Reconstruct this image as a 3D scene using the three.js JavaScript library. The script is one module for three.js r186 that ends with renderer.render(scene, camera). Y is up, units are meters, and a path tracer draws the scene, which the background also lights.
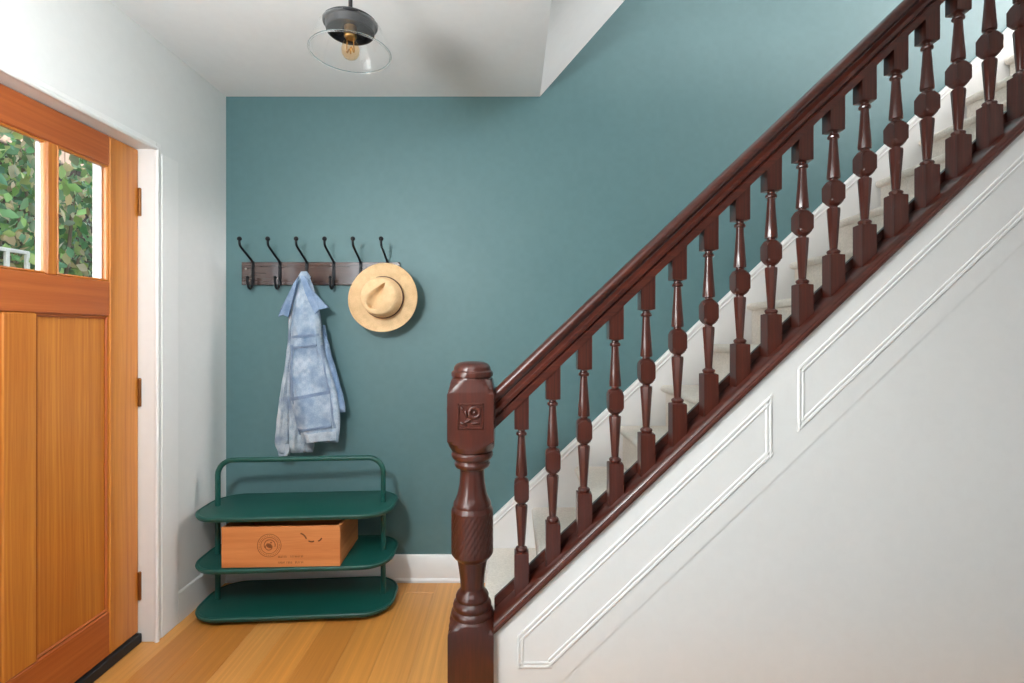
import * as THREE from 'three';
import { mergeGeometries, toCreasedNormals, mergeVertices } from 'three/addons/utils/BufferGeometryUtils.js';
import { ConvexGeometry } from 'three/addons/geometries/ConvexGeometry.js';
import { ImprovedNoise } from 'three/addons/math/ImprovedNoise.js';
import { RectAreaLightUniformsLib } from 'three/addons/lights/RectAreaLightUniformsLib.js';

// ---------------------------------------------------------------- camera, sky, light, exposure
RectAreaLightUniformsLib.init();
const scene = new THREE.Scene();
const renderer = new THREE.WebGLRenderer({ antialias: true });
renderer.toneMapping = THREE.LinearToneMapping;
renderer.toneMappingExposure = 1.1;
renderer.shadowMap.enabled = true;

const camera = new THREE.PerspectiveCamera(67.62, 1024 / 683, 0.05, 100);
camera.position.set(0, 1.285, 0);
camera.lookAt(0, 1.285, -5);
camera.setViewOffset(1024, 683, 0, 9.5, 1024, 683);
scene.add(camera);

scene.background = new THREE.Color(0.80, 0.90, 1.0);
scene.backgroundIntensity = 2.8;

// low sun from behind the house: added house blocks shade the shrub, the unseen house's wall is lit
const sun = new THREE.DirectionalLight(new THREE.Color(1.0, 0.97, 0.92), 42);
sun.position.set(20, 12.5, 3); sun.target.position.set(0, 0, 3);
sun.shadow.radius = 1; sun.shadow.mapSize.set(2048, 2048);
Object.assign(sun.shadow.camera, { left: -16, right: 16, top: 14, bottom: -14, near: 1, far: 60 });
sun.castShadow = true; scene.add(sun, sun.target);

function areaLight(name, w, h, pos, target, color, intensity) {
  const l = new THREE.RectAreaLight(color, intensity, w, h);
  l.name = name; l.position.set(...pos); l.lookAt(...target); scene.add(l);
  return l;
}
// area lights at unseen windows: added fill on the left, two lighting the stairwell
areaLight('added_left_window_fill', 1.7, 1.45, [-1.47, 1.53, 0.3], [3, 1.53, 0.3], new THREE.Color(0.91, 0.97, 1.0), 2.6);
areaLight('unseen_landing_window_light', 1.9, 0.85, [4.98, 4.55, -1.48], [0, 4.0, -1.48], new THREE.Color(1.0, 0.93, 0.91), 46);
areaLight('unseen_upstairs_window_light', 2.6, 1.4, [2.6, 4.2, 1.48], [2.6, 4.2, 0], new THREE.Color(1.0, 0.93, 0.91), 4.5);

// ---------------------------------------------------------------- helpers
function rng(seed) { let a = seed >>> 0; return () => { a = (a + 0x6D2B79F5) | 0; let t = Math.imul(a ^ (a >>> 15), 1 | a); t = (t + Math.imul(t ^ (t >>> 7), 61 | t)) ^ t; return ((t ^ (t >>> 14)) >>> 0) / 4294967296; }; }
const noise = new ImprovedNoise();
const N3 = (x, y, z) => noise.noise(x, y, z);
const used = {};
function numbered(n) { used[n] = (used[n] ?? -1) + 1; return used[n] ? n + '_' + String(used[n]).padStart(3, '0') : n; }
function tag(o, label, category, extra = {}) { Object.assign(o.userData, { label, category }, extra); return o; }
function mesh(name, geo, mat, parent) {
  const m = new THREE.Mesh(geo, mat);
  m.name = parent ? name : numbered(name);
  m.castShadow = m.receiveShadow = true;
  (parent ?? scene).add(m);
  return m;
}
function group(name, pos = [0, 0, 0], parent) {
  const g = new THREE.Group(); g.name = parent ? name : numbered(name);
  g.position.set(...pos); (parent ?? scene).add(g); return g;
}
const struct = (o, label, category) => tag(o, label, category, { kind: 'structure' });

// uv in metres: v runs along the grain axis
function uvMetres(geo, grain = 'y', ou = 0, ov = 0) {
  const g = geo.index ? geo.toNonIndexed() : geo;
  const p = g.attributes.position, uv = new Float32Array(p.count * 2);
  const a = new THREE.Vector3(), b = new THREE.Vector3(), c = new THREE.Vector3(), n = new THREE.Vector3();
  for (let i = 0; i < p.count; i += 3) {
    a.fromBufferAttribute(p, i); b.fromBufferAttribute(p, i + 1); c.fromBufferAttribute(p, i + 2);
    n.subVectors(b, a).cross(c.clone().sub(a));
    const x = Math.abs(n.x), y = Math.abs(n.y), z = Math.abs(n.z);
    const axis = x >= y && x >= z ? 'x' : y >= z ? 'y' : 'z';
    const rest = ['x', 'y', 'z'].filter(k => k !== axis);
    const v = rest.includes(grain) ? grain : rest[1], u = rest.find(k => k !== v);
    for (let k = 0; k < 3; k++) {
      const q = [a, b, c][k];
      uv[(i + k) * 2] = q[u] + ou; uv[(i + k) * 2 + 1] = q[v] + ov;
    }
  }
  g.setAttribute('uv', new THREE.BufferAttribute(uv, 2));
  return g;
}
// chamfered box from min to max corner, 44 triangles
function cbox(x0, x1, y0, y1, z0, z1, c = 0.002, grain = 'y', ou = 0, ov = 0) {
  c = Math.min(c, (x1 - x0) * 0.45, (y1 - y0) * 0.45, (z1 - z0) * 0.45);
  const pts = [];
  for (const sx of [0, 1]) for (const sy of [0, 1]) for (const sz of [0, 1]) {
    const X = sx ? x1 : x0, Y = sy ? y1 : y0, Z = sz ? z1 : z0, dx = sx ? -c : c, dy = sy ? -c : c, dz = sz ? -c : c;
    pts.push(new THREE.Vector3(X, Y + dy, Z + dz), new THREE.Vector3(X + dx, Y, Z + dz), new THREE.Vector3(X + dx, Y + dy, Z));
  }
  return uvMetres(new ConvexGeometry(pts), grain, ou, ov);
}
function box(x0, x1, y0, y1, z0, z1, grain = 'y', ou = 0, ov = 0) {
  const g = new THREE.BoxGeometry(x1 - x0, y1 - y0, z1 - z0);
  g.translate((x0 + x1) / 2, (y0 + y1) / 2, (z0 + z1) / 2);
  return uvMetres(g, grain, ou, ov);
}
const merged = list => mergeGeometries(list.map(g => { const h = g.index ? g.toNonIndexed() : g; for (const k of Object.keys(h.attributes)) if (!['position', 'normal', 'uv'].includes(k)) h.deleteAttribute(k); return h; }));
// prism: polygon in x,y pushed from z0 to z1
function prismXY(pts, z0, z1, grain = 'x', bevel = 0) {
  const s = new THREE.Shape(pts.map(p => new THREE.Vector2(...p)));
  const g = new THREE.ExtrudeGeometry(s, { depth: z1 - z0 - 2 * bevel, bevelEnabled: bevel > 0, bevelThickness: bevel, bevelSize: bevel, bevelOffset: -bevel, bevelSegments: 2, curveSegments: 10 });
  g.translate(0, 0, z0 + bevel);
  return uvMetres(g, grain);
}
// profile in (z, y) pushed along x from x0 to x1, then sheared so that it climbs with the stairs
function raked(profile, x0, x1, slope, y0, crease = 0.6) {
  const s = new THREE.Shape(profile.map(p => new THREE.Vector2(...p)));
  const g = new THREE.ExtrudeGeometry(s, { depth: x1 - x0, bevelEnabled: false, steps: 1 });
  // shape x -> z, shape y -> y, depth -> x
  const p = g.attributes.position;
  for (let i = 0; i < p.count; i++) {
    const z = p.getX(i), y = p.getY(i), x = p.getZ(i) + x0;
    p.setXYZ(i, x, y + y0 + slope * x, z);
  }
  const idx = []; for (let i = 0; i < p.count; i += 3) idx.push(i, i + 2, i + 1);
  g.setIndex(idx);
  const h = g.toNonIndexed(); h.computeVertexNormals();
  return uvMetres(toCreasedNormals(h, crease), 'x');
}
// turned work: r(theta, y) = min(lathe radius, square or octagon limit)
function turned(rows, seg, crease = 0.55, twist) {
  const pos = [], uv = [], idx = [], m = seg + 1;
  const lim = (th, kind, hw) => {
    if (kind === 's') return hw / Math.max(Math.abs(Math.cos(th)), Math.abs(Math.sin(th)));
    if (kind === 'o') { const q = Math.PI / 4; const t = ((th % q) + q) % q - q / 2; return hw * Math.cos(q / 2) / Math.cos(t); }
    return 1e9;
  };
  rows.forEach(([y, r, kind, hw], j) => {
    for (let i = 0; i <= seg; i++) {
      const th = i / seg * Math.PI * 2 + Math.PI / 4;
      let R = Math.min(r, lim(th, kind, hw));
      if (twist) R += twist(th, y);
      pos.push(Math.cos(th) * R, y, Math.sin(th) * R); uv.push(i / seg * 0.2, y);
    }
  });
  for (let j = 0; j < rows.length - 1; j++) for (let i = 0; i < seg; i++) {
    const a = j * m + i, b = a + 1, c = a + m, d = c + 1;
    idx.push(a, c, b, b, c, d);
  }
  const last = rows.length - 1;
  for (const [j, up] of [[0, false], [last, true]]) {
    const k = pos.length / 3; pos.push(0, rows[j][0], 0); uv.push(0, rows[j][0]);
    for (let i = 0; i < seg; i++) up ? idx.push(k, j * m + i + 1, j * m + i) : idx.push(k, j * m + i, j * m + i + 1);
  }
  const g = new THREE.BufferGeometry();
  g.setAttribute('position', new THREE.Float32BufferAttribute(pos, 3));
  g.setAttribute('uv', new THREE.Float32BufferAttribute(uv, 2));
  g.setIndex(idx);
  return toCreasedNormals(g, crease);
}
function tube(points, r, seg = 24, rad = 10, tension) {
  const c = new THREE.CatmullRomCurve3(points.map(p => new THREE.Vector3(...p)), false, 'catmullrom', tension ?? 0.5);
  return new THREE.TubeGeometry(c, seg, r, rad, false).toNonIndexed();
}
function place(g, x = 0, y = 0, z = 0, rx = 0, ry = 0, rz = 0) {
  g.applyMatrix4(new THREE.Matrix4().compose(new THREE.Vector3(x, y, z), new THREE.Quaternion().setFromEuler(new THREE.Euler(rx, ry, rz)), new THREE.Vector3(1, 1, 1)));
  return g;
}

// ---------------------------------------------------------------- textures and materials
function tex(w, h, fn, srgb, rx = 1, ry = 1) {
  const d = new Uint8Array(w * h * 4);
  for (let j = 0; j < h; j++) for (let i = 0; i < w; i++) {
    const c = fn(i / w, j / h), k = (j * w + i) * 4;
    for (let q = 0; q < 3; q++) d[k + q] = Math.max(0, Math.min(255, c[q]));
    d[k + 3] = 255;
  }
  const t = new THREE.DataTexture(d, w, h);
  t.wrapS = t.wrapT = THREE.RepeatWrapping; t.magFilter = THREE.LinearFilter; t.minFilter = THREE.LinearMipmapLinearFilter; t.generateMipmaps = true;
  if (srgb) t.colorSpace = THREE.SRGBColorSpace;
  t.repeat.set(rx, ry); t.needsUpdate = true;
  return t;
}
// tileable fractal noise on a torus of integer periods
function vnoise(seed) {
  const R = rng(seed), T = Float32Array.from({ length: 65536 }, () => R());
  return (x, y, px, py) => {
    const xi = Math.floor(x), yi = Math.floor(y), fx = x - xi, fy = y - yi, sx = fx * fx * (3 - 2 * fx), sy = fy * fy * (3 - 2 * fy);
    const at = (a, b) => T[((((a % px) + px) % px) * 211 + (((b % py) + py) % py) * 37) & 65535];
    const l = (a, b, t) => a + (b - a) * t;
    return l(l(at(xi, yi), at(xi + 1, yi), sx), l(at(xi, yi + 1), at(xi + 1, yi + 1), sx), sy);
  };
}
function grainTex(seed, dark, light, { across = 60, along = 3, contrast = 1, size = [512, 512], rep = [1, 1], fine = 0.35 } = {}) {
  const v = vnoise(seed), w = vnoise(seed + 7);
  return tex(size[0], size[1], (u, t) => {
    const wob = (v(u * 4, t * 2, 4, 2) - 0.5) * 0.06 + (v(u * 8 + 3, t * 4, 8, 4) - 0.5) * 0.02;
    const ring = v((u + wob) * across, t * along, across, along);
    const broad = w(u * 6, t * 2, 6, 2), f = w(u * 256, t * 24, 256, 24);
    let k = 0.5 + contrast * ((ring - 0.5) * 0.55 + (broad - 0.5) * 0.55 + (f - 0.5) * fine);
    k = Math.max(0, Math.min(1, k));
    return [0, 1, 2].map(i => dark[i] + (light[i] - dark[i]) * k);
  }, true, ...rep);
}
const plasterBump = (() => { const v = vnoise(5); return tex(512, 512, (u, t) => { const k = 255 * (v(u * 200, t * 200, 200, 200) * 0.6 + v(u * 90, t * 90, 90, 90) * 0.4); return [k, k, k]; }, false); })();
const weaveBump = (() => { const v = vnoise(9); return tex(512, 512, (u, t) => { const k = 128 + 60 * Math.sin(u * Math.PI * 2 * 96) * Math.sin(t * Math.PI * 2 * 96) + 100 * (v(u * 150, t * 150, 150, 150) - 0.5); return [k, k, k]; }, false); })();
const std = (o) => new THREE.MeshStandardMaterial(o);
const phy = (o) => new THREE.MeshPhysicalMaterial(o);
function paint(rgb, rough = 0.6, bump = 0.0006, mott = 3, seed = 11) {
  const v = vnoise(seed);
  return std({ map: tex(256, 256, (u, t) => { const k = (v(u * 40, t * 40, 40, 40) - 0.5) * mott + (v(u * 5, t * 5, 5, 5) - 0.5) * mott; return rgb.map(c => c + k); }, true), roughness: rough, bumpMap: plasterBump, bumpScale: bump });
}
const M = {
  white: paint([222, 223, 222], 0.5, 0.00012, 2),
  ceiling: paint([227, 228, 228], 0.8, 0.00012, 2, 12),
  trim: paint([229, 229, 228], 0.42, 0.00004, 1.5, 13),
  teal: paint([84, 118, 122], 0.52, 0.00012, 3, 14),
  carpet: std({ map: (() => { const v = vnoise(31); return tex(512, 512, (u, t) => { const k = (v(u * 200, t * 200, 200, 200) - 0.5) * 18 + (v(u * 12, t * 12, 12, 12) - 0.5) * 6; return [226 + k, 219 + k, 209 + k]; }, true); })(), roughness: 1, bumpMap: plasterBump, bumpScale: 0.0012 }),
  rug: std({ map: (() => { const v = vnoise(35); return tex(256, 256, (u, t) => { const k = (v(u * 120, t * 120, 120, 120) - 0.5) * 26; return [150 + k, 154 + k, 158 + k]; }, true); })(), roughness: 1, bumpMap: plasterBump, bumpScale: 0.002 }),
  fir: [0, 1].map(i => phy({ map: grainTex(41 + i, [168, 90, 28], [208, 136, 54], { across: 80, along: 1, contrast: 0.9, rep: [1.6, 0.5] }), roughness: 0.36, clearcoat: 0.35, clearcoatRoughness: 0.25 })),
  firRail: phy({ map: grainTex(44, [158, 78, 32], [188, 104, 50], { across: 80, along: 1, contrast: 0.9, rep: [1.6, 0.5] }), roughness: 0.36, clearcoat: 0.35, clearcoatRoughness: 0.25 }),
  floor: [[194, 130, 60], [201, 137, 65], [206, 143, 72], [197, 131, 60], [190, 125, 56], [209, 148, 78]].map((c, i) => phy({ map: grainTex(51 + i, c.map(k => k * 0.9), c.map(k => Math.min(255, k * 1.08)), { across: 48, along: 2, contrast: 0.9, rep: [2, 0.45] }), roughness: 0.36, clearcoat: 0.2, clearcoatRoughness: 0.2 })),
  mahogany: phy({ map: grainTex(61, [44, 15, 9], [92, 38, 24], { across: 50, along: 2, contrast: 0.8, rep: [3, 1] }), roughness: 0.34, clearcoat: 0.5, clearcoatRoughness: 0.18 }),
  crate: phy({ map: grainTex(71, [188, 112, 58], [222, 150, 90], { across: 22, along: 2, contrast: 0.9, rep: [3, 1] }), roughness: 0.6 }),
  rack: phy({ color: 0x0f4a42, roughness: 0.42, bumpMap: plasterBump, bumpScale: 0.00015 }),
  board: phy({ map: grainTex(81, [52, 34, 30], [74, 52, 46], { across: 60, along: 2, contrast: 0.6, rep: [3, 1] }), roughness: 0.22, clearcoat: 1, clearcoatRoughness: 0.1 }),
  iron: std({ color: 0x1d2024, roughness: 0.38, metalness: 0.6 }),
  steel: std({ color: 0xb9b7b2, roughness: 0.3, metalness: 1 }),
  hinge: std({ color: 0x8a5a33, roughness: 0.4, metalness: 0.85 }),
  straw: std({ map: (() => { const v = vnoise(91); return tex(512, 512, (u, t) => { const k = 14 * Math.sin(u * 6.2832 * 90) * Math.sin(t * 6.2832 * 90) + (v(u * 160, t * 160, 160, 160) - 0.5) * 26 + (v(u * 8, t * 8, 8, 8) - 0.5) * 14; return [216 + k, 184 + k, 141 + k * 0.9]; }, true, 3, 3); })(), roughness: 0.85, bumpMap: weaveBump, bumpScale: 0.0006 }),
  band: std({ color: 0x4a2a20, roughness: 0.6 }),
  black: std({ color: 0x17181a, roughness: 0.6 }),
  fixture: std({ color: 0x1c1d20, roughness: 0.4, metalness: 0.35 }),
  brass: std({ color: 0xb08a55, roughness: 0.3, metalness: 0.9 }),
  glass: phy({ color: 0xffffff, transmission: 1, roughness: 0.0, ior: 1.45, thickness: 0 }),
  pane: phy({ color: 0xffffff, transmission: 1, roughness: 0.0, ior: 1.2, thickness: 0 }),
  rim: phy({ color: 0xffffff, transmission: 1, roughness: 0.02, ior: 1.45, thickness: 0.004 }),
  bulb: phy({ color: 0xfff0d8, transmission: 1, roughness: 0.02, ior: 1.3, thickness: 0 }),
};
function denim(seed, a, b, blotch) {
  const v = vnoise(seed), w = vnoise(seed + 3);
  return std({ map: tex(512, 512, (u, t) => {
    const thread = (w(u * 256, t * 90, 256, 90) - 0.5) * 0.35 + (w(u * 90 + 9, t * 256, 90, 256) - 0.5) * 0.15;
    let k = 0.5 + (v(u * 7, t * 7, 7, 7) - 0.5) * blotch + (v(u * 19, t * 19, 19, 19) - 0.5) * blotch * 0.6 + thread;
    k = Math.max(0, Math.min(1, k));
    return [0, 1, 2].map(i => a[i] + (b[i] - a[i]) * k);
  }, true, 3, 3), roughness: 0.95, bumpMap: weaveBump, bumpScale: 0.0008 });
}
M.denim = denim(101, [112, 136, 164], [182, 195, 208], 0.7);
M.denimBlue = denim(104, [94, 120, 154], [152, 172, 198], 0.7);
M.denimPale = denim(107, [128, 144, 164], [192, 200, 206], 0.7);
M.denimSeam = denim(110, [96, 116, 144], [146, 162, 184], 0.5);

// ---------------------------------------------------------------- dimensions
const ZB = -2.632, XL = -1.476, XD = -1.545, XO = -1.72, HC = 2.5, XR = 3.2, ZF = 5.0;
const SL = 0.95;                                   // stair slope
const LINE = x => 0.262 + SL * (x + 0.0555);       // lower front edge of the stair rail's base
const ZS = -1.75, ZC = -1.798, ZI = -1.88;         // spandrel face, baluster centres, inner side of the string

// ---------------------------------------------------------------- floor
const floor = group('floor'); struct(floor, 'honey oak plank floor running toward the teal wall', 'floor');
mesh('subfloor', box(XO, XR + 0.15, -0.12, -0.0185, ZB - 0.15, ZF + 0.15), M.black, floor);
{
  const R = rng(7), W = 0.148;
  const variants = {};
  for (let c = 0, x = XL - 0.09; x < XR; c++, x += W) {
    let z = ZB - R() * 1.4;
    while (z < ZF) {
      const len = 1.1 + R() * 1.3, z0 = Math.max(z, ZB), z1 = Math.min(z + len, ZF);
      z += len;
      if (z1 - z0 < 0.02) continue;
      const k = Math.floor(R() * 6);
      const m = mesh('plank', cbox(Math.max(x, XL - 0.09), Math.min(x + W, XR), -0.018, 0, z0 + 0.0004, z1, 0.0012, 'z', R() * 3, R() * 5), M.floor[k], floor);
      m.name = 'plank';
    }
  }
}

// ---------------------------------------------------------------- walls and ceiling
const YT = 5.25, YU = 2.9, ZU = 1.5;                                   // top of the stairwell
struct(mesh('wall_back', box(XO, 5.15, -0.12, YT + 0.1, ZB - 0.15, ZB), M.teal), 'teal painted wall behind the coat rack and the stairs', 'wall');
// left wall round the door opening
const DZ0 = -2.112, DZ1 = -1.094, DH = 2.042;      // opening
{
  const w = group('wall_left'); struct(w, 'white plaster wall with the wooden front door', 'wall');
  mesh('plaster', merged([
    box(XO, XL, -0.12, HC, ZB, DZ0 - 0.03), box(XO, XL, DH + 0.03, HC, DZ0 - 0.03, DZ1 + 0.03), box(XO, XL, -0.12, HC, DZ1 + 0.03, -0.6), box(XO, XL, -0.12, 0.75, -0.6, 1.2), box(XO, XL, 2.3, HC, -0.6, 1.2), box(XO, XL, -0.12, HC, 1.2, ZF),
  ]), M.white, w);
}
struct(mesh('wall_front', box(XO, XR + 0.15, -0.12, HC, ZF, ZF + 0.15), M.white), 'white wall opposite the teal wall', 'wall');
struct(mesh('wall_side', box(XR, XR + 0.15, -0.12, HC, ZS, ZF), M.white), 'white wall closing the hall on the right', 'wall');
{
  const f = group('window_1'); struct(f, 'added white framed window, unseen, for the fill light past the front door', 'window');  // added window, the opening for the left fill light
  for (const [a, b, c, d] of [[-0.6, 1.2, 0.75, 0.8], [-0.6, 1.2, 2.25, 2.3], [-0.6, -0.55, 0.8, 2.25], [1.15, 1.2, 0.8, 2.25], [0.28, 0.32, 0.8, 2.25]]) mesh('window_frame', cbox(XO + 0.1, XO + 0.15, c, d, a, b), M.trim, f);
}
// added unseen blocks beyond the teal wall and above the hall, shading the shrub
struct(mesh('added_house_block', merged([box(XO, 5.15, -0.12, 5.4, -9, ZB - 0.16), box(XO, -0.02, 2.91, 5.4, ZB - 0.15, 5.15), box(-0.01, 5.15, 2.91, 5.4, 1.66, 5.15)]), M.white), 'added white house blocks, unseen, keeping the sun off the shrub', 'wall');
const XK = 0.1445, CS = 1.136;                     // where the ceiling starts to climb, and how steeply
struct(mesh('ceiling', merged([
  box(XO, XK, HC, YU, ZB, ZC - 0.04), box(XO, 5.15, HC, YU, ZC - 0.04, ZU), box(XO, XR + 0.15, HC, HC + 0.15, ZU, ZF + 0.15),
]), M.ceiling), 'flat white ceiling above the hall', 'ceiling');
struct(mesh('ceiling_slope', prismXY([[XK, HC], [XK + (YT - HC) / CS, YT], [5.15, YT], [5.15, YT + 0.1], [XK + (YT - HC) / CS - 0.08, YT + 0.1], [XK - 0.12, HC + 0.15], [XK, HC + 0.15]].slice(0, 5).concat([[XK - 0.001, HC + 0.12]]), ZB, ZC - 0.04), M.ceiling), 'white sloped ceiling climbing above the stairs', 'ceiling');
{
  const w = group('wall_stairwell'); struct(w, 'white upper stairwell walls beyond the sloped ceiling, with an added eave', 'wall');
  mesh('plaster', merged([
    box(XK - 0.15, XK, YU, YT + 0.1, ZC - 0.04, ZU), box(5, 5.15, YU, 4.1, ZB, ZU), box(5, 5.15, 5.0, YT + 0.1, ZB, ZU), box(5, 5.15, 4.1, 5.0, -0.5, ZU), box(5, 5.15, 4.1, 5.0, ZB, -2.45), box(5.15, 7.2, 5.2, 5.35, -9, 5.15), box(XR + 0.15, 5.15, HC, YU, ZB, ZC - 0.04), box(XR, XR + 0.15, -0.12, YU - 0.01, ZB, ZI),  // includes an added eave that keeps sun out of the landing window
    box(XK - 0.15, 5.15, YT, YT + 0.1, ZC - 0.04, ZU + 0.15),
    box(XK - 0.15, 1.3, YU, YT, ZU, ZU + 0.15), box(3.9, 5.15, YU, YT, ZU, ZU + 0.15), box(1.3, 3.9, YU, 3.5, ZU, ZU + 0.15), box(1.3, 3.9, 4.9, YT, ZU, ZU + 0.15)]), M.white, w);
  const e = group('window_3'); struct(e, 'unseen white framed landing window, placed to light the sloped ceiling', 'window');  // out of view, placed to light the sloped ceiling
  for (const [a, b, c, d] of [[-2.45, -0.5, 4.1, 4.14], [-2.45, -0.5, 4.96, 5.0], [-2.45, -2.41, 4.14, 4.96], [-0.54, -0.5, 4.14, 4.96]]) mesh('window_frame', cbox(5.05, 5.1, c, d, a, b), M.trim, e);
  const f = group('window_2'); struct(f, 'unseen white framed upstairs window, placed to light the upper teal wall', 'window');  // out of view, placed to light the upper teal wall
  for (const [a, b, c, d] of [[1.3, 3.9, 3.5, 3.55], [1.3, 3.9, 4.85, 4.9], [1.3, 1.35, 3.55, 4.85], [3.85, 3.9, 3.55, 4.85], [2.58, 2.62, 3.55, 4.85]]) mesh('window_frame', cbox(a, b, c, d, ZU + 0.05, ZU + 0.1), M.trim, f);
}

// spandrel wall under the stairs with its panel mouldings
{
  const w = group('wall_right'); struct(w, 'white panelled wall under the rising stairs', 'wall');
  mesh('plaster', prismXY([[-0.063, -0.12], [XR, -0.12], [XR, HC], [(HC - 0.262) / SL - 0.0555, HC], [-0.063, LINE(-0.063)]], ZI, ZS), M.white, w);
  mesh('skirt_board', prismXY([[-0.0625, 0.001], [0.079, 0.001], [2.2, LINE(2.2) - 0.39], [2.2, LINE(2.2)], [-0.0625, LINE(-0.0625)]], ZS, ZS + 0.0025), M.white, w);
  const F = ZS + 0.0025;
  const prof = wd => [[F, 0], [F + 0.003, 0.002], [F + 0.0045, 0.006], [F + 0.003, wd * 0.42], [F + 0.0015, wd * 0.46], [F + 0.0015, wd * 0.62], [F + 0.0035, wd * 0.72], [F + 0.003, wd * 0.9], [F, wd]];
  const wd = 0.024, v = wd / Math.cos(Math.atan(SL));
  const off = c => LINE(0) + c;
  // panel moulding: slanted strips
  const flip = p => p.map(([z, y]) => [z, v - y]).reverse();
  const strip = (x0, x1, c, inv) => mesh('panel_moulding', raked(inv ? flip(prof(v)) : prof(v), x0, x1, SL, off(c)), M.white, w);
  const vert = (x0, y0, y1, inv, hy0, hy1) => {
    const P = prof(wd).map(([z, y]) => [inv ? x0 + wd - y : x0 + y, z]);
    const s = new THREE.Shape(P.map(p => new THREE.Vector2(...p)));
    const g = new THREE.ExtrudeGeometry(s, { depth: 1, bevelEnabled: false });
    const q = g.attributes.position;
    for (let i = 0; i < q.count; i++) { const x = q.getX(i), z = q.getY(i), t = q.getZ(i); q.setXYZ(i, x, t ? y1(x) : y0(x), z); }
    const idx = []; for (let i = 0; i < q.count; i += 3) idx.push(i, i + 2, i + 1);
    g.setIndex(inv ? idx : idx); const h = g.toNonIndexed(); h.computeVertexNormals();
    mesh('panel_moulding', uvMetres(h, 'y'), M.white, w);
  };
  strip(0.017, 0.892, -0.087 - v, true);
  strip(0.1246, 0.892, -0.3, false);
  vert(0.017, () => 0.132, x => LINE(x) - 0.087, false);
  vert(0.892 - wd, x => LINE(x) - 0.3, x => LINE(x) - 0.087, true);
  mesh('panel_moulding', raked(prof(wd), 0.017, 0.1246 + 0.012, 0, 0.132), M.white, w);
  strip(0.978, 2.2, -0.082 - v, true);
  strip(0.978, 2.2, -0.302, false);
  vert(0.978, x => LINE(x) - 0.302, x => LINE(x) - 0.082, false);
}

// baseboards
function baseProfile(h, t) { return [[0, 0], [t + 0.008, 0], [t + 0.008, 0.012], [t + 0.002, 0.02], [t, 0.022], [t, h - 0.012], [t - 0.006, h - 0.003], [0, h]]; }
{
  const p = baseProfile(0.138, 0.014);
  struct(mesh('baseboard_back', raked(p.map(([t, y]) => [ZB + t, y]), XL, -0.14, 0, 0), M.trim), 'white baseboard along the foot of the teal wall', 'baseboard');
  const pl = [[0, 0], [0.0075, 0], [0.0075, 0.13], [0.004, 0.136], [0, 0.138]];
  const q = raked(pl.map(([t, y]) => [-t, y]).reverse(), 0, 1, 0, 0);  // runs along x; turn to run along z
  const g = q.clone(); const a = g.attributes.position;
  for (let i = 0; i < a.count; i++) { const t = -a.getZ(i), y = a.getY(i), s = a.getX(i); a.setXYZ(i, XL + t, y, s ? ZB + 0.016 : -2.247); }
  g.computeVertexNormals();
  struct(mesh('baseboard_left', uvMetres(g, 'z'), M.trim), 'white baseboard between the front door and the teal wall', 'baseboard');
}

// ---------------------------------------------------------------- front door
{
  const t = group('trim_1'); struct(t, 'white jamb and casing around the wooden front door', 'door frame');
  const J = 0.03;
  mesh('jamb', cbox(XO - 0.02, XL + 0.004, 0, DH + J, DZ0 - J, DZ0, 0.003), M.trim, t);
  mesh('jamb', cbox(XO - 0.02, XL + 0.004, 0, DH + J, DZ1, DZ1 + J, 0.003), M.trim, t);
  mesh('header_jamb', cbox(XO - 0.02, XL + 0.004, DH, DH + J, DZ0, DZ1, 0.003), M.trim, t);
  // rounded bead along the room edge
  const bead = new THREE.CylinderGeometry(0.009, 0.009, DH + 0.012, 10); bead.translate(XL + 0.003, (DH + 0.012) / 2, DZ0 - 0.004);
  mesh('bead', uvMetres(bead), M.trim, t);
  const b2 = new THREE.CylinderGeometry(0.009, 0.009, DZ1 - DZ0 + 0.01, 10); b2.rotateX(Math.PI / 2); b2.translate(XL + 0.003, DH + 0.004, (DZ0 + DZ1) / 2);
  mesh('bead', uvMetres(b2), M.trim, t);
  mesh('casing', cbox(XL - 0.001, XL + 0.007, 0, DH - 0.01, -2.247, DZ0 - 0.03, 0.002), M.trim, t);
  mesh('threshold', cbox(XO - 0.05, XD + 0.014, 0.0005, 0.04, DZ0, DZ1, 0.004, 'z'), M.black, t);
}
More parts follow.
